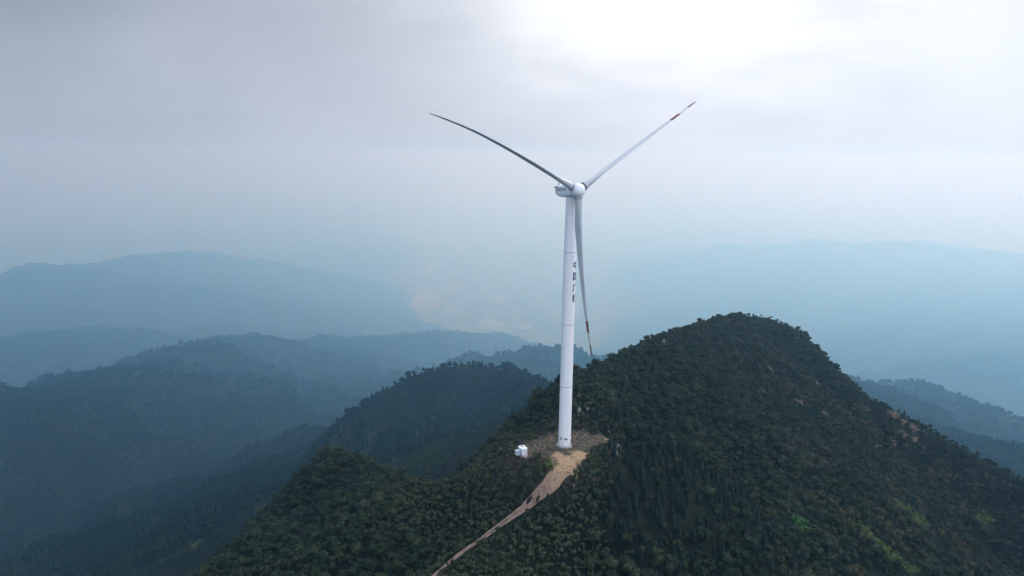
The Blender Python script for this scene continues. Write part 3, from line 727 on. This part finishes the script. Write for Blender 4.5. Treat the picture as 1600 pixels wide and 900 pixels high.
wrap_bm(poly_bm([[(-.5, .06), (.5, .06), (.5, -.02), (-.5, -.02)]]), -12, ze - 1.0, 'lettering', mat('pink_ink', (.55, .35, .42), .6))
# door, steps and lamp on the right side
def tower_frame(ang, z_=0):
    n = (rdir * math.sin(R(ang)) - vdir * math.cos(R(ang))); s_ = Vector((0, 0, 1)).cross(n)
    M_ = Matrix((s_, n, Vector((0, 0, 1)))).transposed().to_4x4(); M_.translation = n * (tower_r(1) - .05) + Vector((0, 0, z_)); return M_
F = tower_frame(88)
m_ = MB(); m_.box((0, .03, 1.75), (.95, .16, 2.1), F, .03); door = m_.build('door', GREY, tower)
m_ = MB(); m_.box((.33, .14, 1.7), (.05, .08, .25), F); m_.build('handle', DARKM, tower)
m_ = MB(); m_.box((0, .12, 3.0), (.3, .26, .2), F, .04); m_.build('lamp', WHITE, T)
m_ = MB(); m_.box((0, .75, .62), (1.4, 1.1, .08), F)
for k in range(4): m_.box((0, 1.4 + k * .28, .48 - k * .15), (1.2, .26, .05), F)
for sx in (-.66, .66):
    m_.tube(F @ Vector((sx, .3, .65)), F @ Vector((sx, .3, 1.7)), .03); m_.tube(F @ Vector((sx, 1.25, .0)), F @ Vector((sx, 1.25, 1.7)), .03); m_.tube(F @ Vector((sx, 2.4, -.1)), F @ Vector((sx, 2.4, 1.0)), .03)
    m_.tube(F @ Vector((sx, .3, 1.7)), F @ Vector((sx, 1.25, 1.7)), .03); m_.tube(F @ Vector((sx, 1.25, 1.7)), F @ Vector((sx, 2.4, 1.0)), .03)
    m_.tube(F @ Vector((sx, 1.25, .62)), F @ Vector((sx, 2.5, -.1)), .06)
m_.build('steps', BROWN, T)

# nacelle and rotor
side = Vector((0, 0, 1)).cross(ax).normalized(); up = ax.cross(side).normalized()
FN = Matrix((side, ax, up)).transposed().to_4x4(); FN.translation = HUB   # local: x side, y forward, z up
def rrect(w_, h_, zc, n=28, e=4.2):
    out = []
    for k in range(n):
        a = 2 * math.pi * k / n; c_, s_ = math.cos(a), math.sin(a)
        out.append((w_ * .5 * math.copysign(abs(c_) ** (2 / e), c_), zc + h_ * .5 * math.copysign(abs(s_) ** (2 / e), s_)))
    return out
st_ = [(-13.0, 2.2, 1.2, 1.0), (-12.85, 3.0, 2.0, .72), (-12.3, 3.6, 2.75, .4), (-11.3, 3.85, 3.35, .1), (-9.6, 4.0, 3.75, -.06), (-7, 4.05, 3.95, -.14), (-4, 4.0, 3.95, -.14), (-2.6, 3.7, 3.7, -.05), (-2.0, 3.3, 3.3, 0)]
nm_ = MB(); nm_.loft([[(a, y_, b_) for a, b_ in rrect(w_ * 1.04, h_ * 1.07, zc + .12)] for y_, w_, h_, zc in st_], FN)
nac = nm_.build('nacelle', WHITE, T, auto=35)
m_ = MB(); m_.box((0, -6.5, 1.9), (2.2, 3.2, .16), FN, .04); m_.box((.2, -9.6, 1.85), (1.5, 1.2, .4), FN, .06); m_.build('roof_hatch', WHITE, nac)
m_ = MB()
for yy, sx in ((-11.2, -.9), (-11.2, .5)):
    m_.tube(FN @ Vector((sx, yy, 1.6)), FN @ Vector((sx, yy, 3.1)), .07); m_.box((sx, yy, 3.05), (.5, .12, .12), FN); m_.box((sx, yy, 2.3), (.3, .3, .3), FN)
m_.build('wind_sensor', DARKM, nac)
m_ = MB(); m_.lathe([(tower_r(92) + .12, TOPZ - .35), (tower_r(92) + .12, TOPZ + .3)], 48); m_.build('yaw_ring', GREY, T, auto=30)
# lettering on the nacelle side that faces left
vis_side = -1 if (side.dot(rdir) > 0) else 1
bm = text_bm('Envision', 2.0, 9)
for q_ in bm.verts:
    lx_, ly_ = q_.co.x, q_.co.y
    q_.co = FN @ Vector((vis_side * 2.125, -7.3 + lx_ * (1 if vis_side < 0 else 1) * (-1 if False else 1), .55 + ly_))
me = bpy.data.meshes.new('lettering'); bm.to_mesh(me); bm.free(); link('lettering', me, BLUE, nac)
m_ = MB()
arc = [(-10.9 + 1.5 * math.cos(R(a)), 1.0 + .55 * math.sin(R(a))) for a in range(20, 200, 20)]
for a, b_ in zip(arc[:-1], arc[1:]): m_.tube(FN @ Vector((vis_side * 2.08, a[0], a[1])), FN @ Vector((vis_side * 2.08, b_[0], b_[1])), .09, n=5)
m_.build('emblem', BLUE, nac)

# hub
hubm = MB(); hubm.lathe([(1.9, -1.95), (2.1, -1.6), (2.25, -.6), (2.25, .4), (2.12, 1.1), (1.8, 1.75), (1.3, 2.2), (.7, 2.45), (.15, 2.52)], 48, FN @ Matrix.Rotation(R(-90), 4, 'X'))
hub = hubm.build('hub', WHITE, T, auto=40)
fq = FN @ Vector((0, 0, 0))
hpos = (rdir * .62 - vdir * .78 + Vector((0, 0, .03))).normalized()
m_ = MB(); m_.add([(math.cos(R(a)) * .25, math.sin(R(a)) * .25, 0) for a in range(0, 360, 30)] + [(math.cos(R(a)) * .2, math.sin(R(a)) * .2, .12) for a in range(0, 360, 30)],
   [tuple(range(12, 24))] + [(k, (k + 1) % 12, 12 + (k + 1) % 12, 12 + k) for k in range(12)], Matrix.Translation(HUB + hpos * 2.22) @ hpos.to_track_quat('Z', 'Y').to_matrix().to_4x4())
m_.build('port', DARKM, hub)

BL = {'left': [(897, 293.2), (880, 284.0), (860, 271.0), (840, 258.6), (820, 247.0), (796.4, 233.0), (750.2, 208.4), (725.3, 197.4), (693.3, 184.4), (669.3, 176.4)],
      'right': [(908, 294.4), (926, 281.2), (944.4, 266.6), (972, 245.8), (999.6, 224.8), (1025, 205.6), (1047.6, 188.7), (1060.9, 179), (1075, 168), (1088.6, 157.8)],
      'low': [(903.6, 303), (904.6, 330), (905.6, 360), (907.2, 390), (909.4, 422), (912.2, 455), (914.6, 480), (917.6, 505), (921, 530), (925.4, 558)]}
HW = HUB + TB
def to_plane(px_, py_):
    v_ = ray(px_, py_); k = (HW - CAM).dot(ax) / v_.dot(ax); p = CAM + v_ * k - HW
    return Vector((p.dot(side), p.dot(up)))
def catmull(P_, n):
    out = []; Q = [P_[0] * 2 - P_[1]] + P_ + [P_[-1] * 2 - P_[-2]]
    for i_ in range(1, len(Q) - 2):
        for j in range(n):
            t_ = j / n; a, b_, c_, d_ = Q[i_ - 1:i_ + 3]
            out.append(.5 * ((2 * b_) + (c_ - a) * t_ + (2 * a - 5 * b_ + 4 * c_ - d_) * t_ ** 2 + (3 * b_ - a - 3 * c_ + d_) * t_ ** 3))
    out.append(P_[-1]); return out
def blade(key, pitch, flip):
    pts = catmull([Vector((0, 0))] + [to_plane(*p) for p in BL[key]], 4)
    for _ in range(5): pts = [pts[0]] + [(pts[k - 1] + 2 * pts[k] + pts[k + 1]) / 4 for k in range(1, len(pts) - 1)] + [pts[-1]]
    s = [0]
    for a, b_ in zip(pts[:-1], pts[1:]): s.append(s[-1] + (b_ - a).length)
    L = s[-1]; print('blade', key, round(L, 1))
    def sample(q_):
        for k in range(len(s) - 1):
            if s[k + 1] >= q_: 
                f_ = (q_ - s[k]) / (s[k + 1] - s[k]); return pts[k].lerp(pts[k + 1], f_)
        return pts[-1]
    def ring(q_, infl=0.):
        p = sample(q_); d = (sample(min(q_ + .6, L)) - sample(max(q_ - .6, 0))).normalized()
        D3 = side * d.x + up * d.y; T3 = ax.cross(D3)
        f_ = q_ / L
        rr = 1.22
        ch = float(np.interp(f_, [0, .06, .2, .35, .5, .7, .9, .97, 1], [2.44, 2.44, 3.5, 2.95, 2.35, 1.7, 1.05, .7, .12]))
        th = float(np.interp(f_, [0, .06, .2, .35, .5, .7, .9, .97, 1], [2.44, 2.4, 1.15, .78, .55, .36, .2, .13, .04]))
        rnd = float(np.interp(f_, [0, .06, .18], [1, 1, 0]))
        be = R(pitch - 12 * (1 - min(1, f_ / .9)) * flip)
        cv = T3 * math.cos(be) + ax * math.sin(be); tv_ = D3.cross(cv)
        out = []; n = 20
        for k in range(n):
            a = 2 * math.pi * k / n; c_ = math.cos(a); s_ = math.sin(a)
            xx = c_ * .5; yy = s_ * .5 * (1 if rnd == 1 else (rnd + (1 - rnd) * (.55 + .45 * c_) ** .7 if c_ > -.999 else rnd))
            xx -= (1 - rnd) * .18
            o3 = cv * (xx * ch + math.copysign(infl, c_)) + tv_ * (yy * th + math.copysign(infl, s_) * (abs(s_) > .01))
            out.append(HUB + side * p.x + up * p.y + o3)
        return out
    mb = MB(); mb.loft([ring(q_) for q_ in [1.2, 1.8, 2.6, 3.6, 5, 6.5, 8, 10, 12, 14, 17, 20, 24, 28, 32, 36, 40, 44, 48, 51, 54, 56, L * .965, L * .985, L]  if q_ <= L])
    bo = mb.build('blade', BLADE, T, auto=60)
    for f0, f1 in ((.775, .845), (.925, .998)) if key != 'left' else ():
        mb = MB(); mb.loft([ring(L * (f0 + (f1 - f0) * k / 6), .018) for k in range(7)]); mb.build('red_band', RED, bo, auto=60)
    # collar where the blade meets the hub
    p = sample(2.35); d = sample(3).normalized(); D3 = side * d.x + up * d.y
    mb = MB(); mb.lathe([(1.42, 0), (1.42, .34)], 32, Matrix.Translation(HUB + D3 * 2.35) @ D3.to_track_quat('Z', 'Y').to_matrix().to_4x4()); mb.build('collar', DARKM if key == 'right' else GREY, bo, auto=30)
blade('left', 103, 1); blade('right', 106, 1); blade('low', 88, 1)

# ------------------------------------------------------------------ cabinet
CAB = mat('cabinet_paint', (.80, .79, .80), .5, noise=(1.5, (.68, .67, .68), .45, .7)); CABG = mat('cabinet_grey', (.50, .58, .62), .5, noise=(2, (.42, .48, .52), .4, .7))
PINK = mat('plinth', (.42, .34, .34), .9, noise=(3, (.30, .24, .23), .4, .6))
cp = hit(817, 711, 100, 300); cp.z = float(grid_h(np.array([cp.x]), np.array([cp.y]))[0])
K = empty('transformer_cabinet', cp, R(28)); K.scale = (.93,) * 3; tag(K, 'white metal transformer cabinet with a grey side unit on the grass left of the turbine', 'transformer')
m_ = MB(); m_.box((0, 0, -.2), (2.5, 3.5, 1.0)); m_.build('plinth', PINK, K)
m_ = MB(); m_.box((0, .1, 1.45), (2.1, 2.9, 2.2), None, .05); hs = m_.build('housing', CAB, K)
m_ = MB(); m_.box((0, .1, 2.66), (2.35, 3.15, .2), None, .04); m_.build('roof', CAB, K)
m_ = MB(); m_.box((.1, .7, 2.83), (.8, .5, .14), None, .02); m_.build('vent', DARKM, K)
m_ = MB(); m_.box((-.1, -.5, 2.8), (.9, .14, .08)); m_.build('vent', GREY, K)
m_ = MB(); m_.box((.35, -1.37, 1.5), (.36, .05, .26)); m_.build('window', DARKM, hs)
m_ = MB(); m_.box((0, -1.365, 1.4), (.03, .03, 1.9)); m_.box((-.95, -1.365, 1.4), (.03, .03, 1.9)); m_.build('door_seam', GREY, hs)
m_ = MB(); m_.box((-1.95, .55, .95), (1.5, 1.5, 1.7), None, .04); su = m_.build('side_unit', CABG, K)
m_ = MB()
for k in range(7): m_.box((-2.5 + k * .18, -.23, .95), (.05, .08, 1.4))
m_.build('cooling_fins', CABG, su)
m_ = MB(); m_.box((.1, -2.1, .0), (1.6, .8, .5)); m_.box((.1, -2.7, -.15), (1.6, .5, .4)); m_.build('steps', PINK, K)

# ------------------------------------------------------------------ boulders
ROCK = mat('pale_rock', (.24, .225, .21), .9, noise=(1.2, (.09, .085, .08), .4, .65), bump=.6)
def rock(px_, py_, s, lab, seed):
    p = hit(px_, py_, 100, 900); p.z = float(grid_h(np.array([p.x]), np.array([p.y]))[0])
    bm = bmesh.new(); bmesh.ops.create_icosphere(bm, subdivisions=3, radius=1); rr = random.Random(seed)
    pl = [(Vector((rr.gauss(0, 1), rr.gauss(0, 1), rr.gauss(0, 1))).normalized(), rr.uniform(.5, .85)) for _ in range(9)]
    for q_ in bm.verts:
        for n_, d_ in pl:
            e_ = q_.co.dot(n_) - d_
            if e_ > 0: q_.co -= n_ * e_
        q_.co = Vector((q_.co.x * s[0], q_.co.y * s[1], q_.co.z * s[2]))
    me = bpy.data.meshes.new('boulder'); bm.to_mesh(me); bm.free(); o = link('boulder', me, ROCK); o.location = p + Vector((0, 0, s[2] * .35)); o.rotation_euler = (0, 0, rr.uniform(0, 6))
    return tag(o, lab, 'boulder')
rock(905, 645, (.8, .7, 1.6), 'tall pale boulder in the bushes right behind the turbine tower', 1)
rock(904, 651, (.6, .5, .8), 'small pale boulder at the foot of the tall one behind the turbine tower', 2)
rock(918, 643, (.7, .5, .8), 'pale boulder in the scrub to the right of the tall one behind the tower', 3)
rock(966, 703, (.8, .8, 1.7), 'white rock at the right hand corner of the clearing', 4)
rock(963, 711, (.7, .8, 1.2), 'small white rock just below the rock at the clearing corner', 5)
rock(1037, 539, (1.2, .9, 2.4), 'leaning grey rock just under the crest left of the summit', 6)
rock(1044, 546, (.9, .8, 1.8), 'lower grey rock to the right of the leaning one under the crest', 7)
rock(1374, 700, (1.2, .9, .8), 'pale rock beside the bare strip on the right hand spur', 8)
rock(842, 767, (.42, .3, .25), 'little white stone lying on the dirt track', 9)
rock(951, 676, (.4, .4, .4), 'tiny white stone above the upper right edge of the clearing', 10)

# ------------------------------------------------------------------ village in the valley
WALLS = [mat('plaster_a', (.74, .70, .67), .9, noise=(.2, (.6, .56, .53), .4, .7)), mat('plaster_b', (.78, .76, .74), .9, noise=(.2, (.62, .6, .58), .4, .7))]
ROOFM = mat('roof_tile', (.32, .24, .21), .9, noise=(.4, (.22, .17, .16), .4, .7))
hp = []
for k in range(2):
    mb = MB(); w_, d_, h_ = ((9, 13, 7), (11, 9, 9))[k]
    mb.box((0, 0, h_ / 2 - 2), (w_, d_, h_ + 4)); me_w = mesh('house', mb.v, mb.f); me_w.materials.append(WALLS[k])
    r_ = [(-w_ / 2 - .6, -d_ / 2 - .6, h_ + .02), (w_ / 2 + .6, -d_ / 2 - .6, h_ + .02), (w_ / 2 + .6, d_ / 2 + .6, h_ + .02), (-w_ / 2 - .6, d_ / 2 + .6, h_ + .02), (0, -d_ / 2 - .6, h_ + 2.6), (0, d_ / 2 + .6, h_ + 2.6)]
    me_r = mesh('roof', r_, [(0, 3, 2, 1), (0, 1, 4), (2, 3, 5), (1, 2, 5, 4), (3, 0, 4, 5)]); me_r.materials.append(ROOFM)
    # one mesh: the parts are far below a pixel here
    me_w.materials.append(ROOFM); bm = bmesh.new(); bm.from_mesh(me_w); vs = [bm.verts.new(p) for p in r_]
    for f_ in [(0, 3, 2, 1), (0, 1, 4), (2, 3, 5), (1, 2, 5, 4), (3, 0, 4, 5)]:
        ff = bm.faces.new([vs[a] for a in f_]); ff.material_index = 1
    bm.to_mesh(me_w); bm.free(); bpy.data.meshes.remove(me_r); hp.append(me_w)
cl_ = [((652, 474), (13, 8), 70, 'close packed pale houses of the village left of the valley floor', 'west'), ((676, 468), (10, 7), 45, 'close packed pale houses of the village left of the valley floor', 'west'), ((702, 486), (14, 5), 26, 'pale houses strung out below the village towards the tower', 'mid'),
       ((708, 450), (16, 6), 34, 'pinkish houses of the hamlet above the village', 'up'), ((674, 420), (4, 14), 14, 'scattered houses along the valley road above the village', 'road'), ((766, 505), (18, 7), 26, 'pale houses along the lower valley road beside the turbine tower', 'low'), ((818, 513), (14, 3), 14, 'pale houses along the lower valley road beside the turbine tower', 'low'), ((922, 484), (8, 2), 3, 'pale houses seen between the tower and the low blade', 'blade')]
for (cx_, cy_), (sx_, sy_), n_, lab, gk in cl_:
    for _ in range(n_):
        p = hit(cx_ + rng.normal(0, sx_ * .5), cy_ + rng.normal(0, sy_ * .5), 2500, 30000)
        p.z = float(grid_h(np.array([p.x]), np.array([p.y]))[0])
        o = bpy.data.objects.new('house', hp[int(rng.integers(0, 2))]); col.objects.link(o); o.location = p; o.rotation_euler = (0, 0, rng.choice([0, .3, 1.57, 1.8]) + rng.normal(0, .1)); sc_k = rng.uniform(2.0, 3.4); o.scale = (sc_k, sc_k, sc_k)
        tag(o, lab, 'house', lab.replace('pale houses', 'houses'))
# bare quarry and valley roads, draped on the ground
PALE = mat('pale_earth', (.30, .25, .23), .95, noise=(.01, (.22, .19, .17), .4, .7))
def drape_poly(name, pxs, m, step=18, lift=1.2):
    P_ = [hit(a, b_, 2500, 30000) for a, b_ in pxs]; poly = np.array([[p.x, p.y] for p in P_]); a0 = poly.min(0) - step; a1 = poly.max(0) + step
    gx_, gy_ = np.meshgrid(np.arange(a0[0], a1[0], step), np.arange(a0[1], a1[1], step)); ins_ = inside(poly, gx_, gy_)
    return tag(drape(gx_, gy_, ins_, lift, name, m), kind='structure')
drape_poly('bare_field', [(770, 468), (778, 461), (789, 457), (787, 470), (783, 479), (776, 475)], PALE, 40, 3)
def strip(name, pxs, hw, m, lift=1.4):
    P_ = [hit(a, b_, 2500, 30000) for a, b_ in pxs]; P_ = catmull([Vector((p.x, p.y)) for p in P_], 12); v_, f_ = [], []
    for k, p in enumerate(P_):
        d = (P_[min(k + 1, len(P_) - 1)] - P_[max(k - 1, 0)]).normalized(); n_ = Vector((-d.y, d.x))
        for s_ in (-hw, hw):
            q_ = p + n_ * s_; v_.append((q_.x, q_.y, float(grid_h(np.array([q_.x]), np.array([q_.y]))[0]) + lift))
        if k: f_.append((2 * k - 2, 2 * k - 1, 2 * k + 1, 2 * k))
    return tag(link(name, mesh(name, v_, f_), m), kind='structure')
VG = mat('village_ground', (.30, .27, .25), .95, noise=(.02, (.12, .14, .10), .42, .58))
for pl_ in ([(640, 470), (650, 462), (668, 458), (688, 462), (694, 472), (686, 482), (668, 488), (650, 486)], [(690, 484), (712, 482), (728, 488), (722, 492), (700, 491)], [(692, 448), (706, 442), (724, 446), (730, 453), (712, 457), (698, 455)],
            [(744, 502), (764, 498), (786, 503), (790, 509), (770, 513), (750, 511)], [(800, 508), (822, 508), (836, 514), (820, 518), (804, 514)], [(668, 412), (674, 410), (682, 440), (676, 442)]):
    drape_poly('village_ground', pl_, VG, 30, 4)
strip('valley_road', [(668, 412), (672, 428), (684, 446), (700, 462), (716, 478), (742, 500), (760, 508), (790, 504), (822, 508), (836, 517)], 18, PALE, 7)
strip('valley_road', [(745, 512), (800, 516), (850, 512)], 15, PALE, 7)
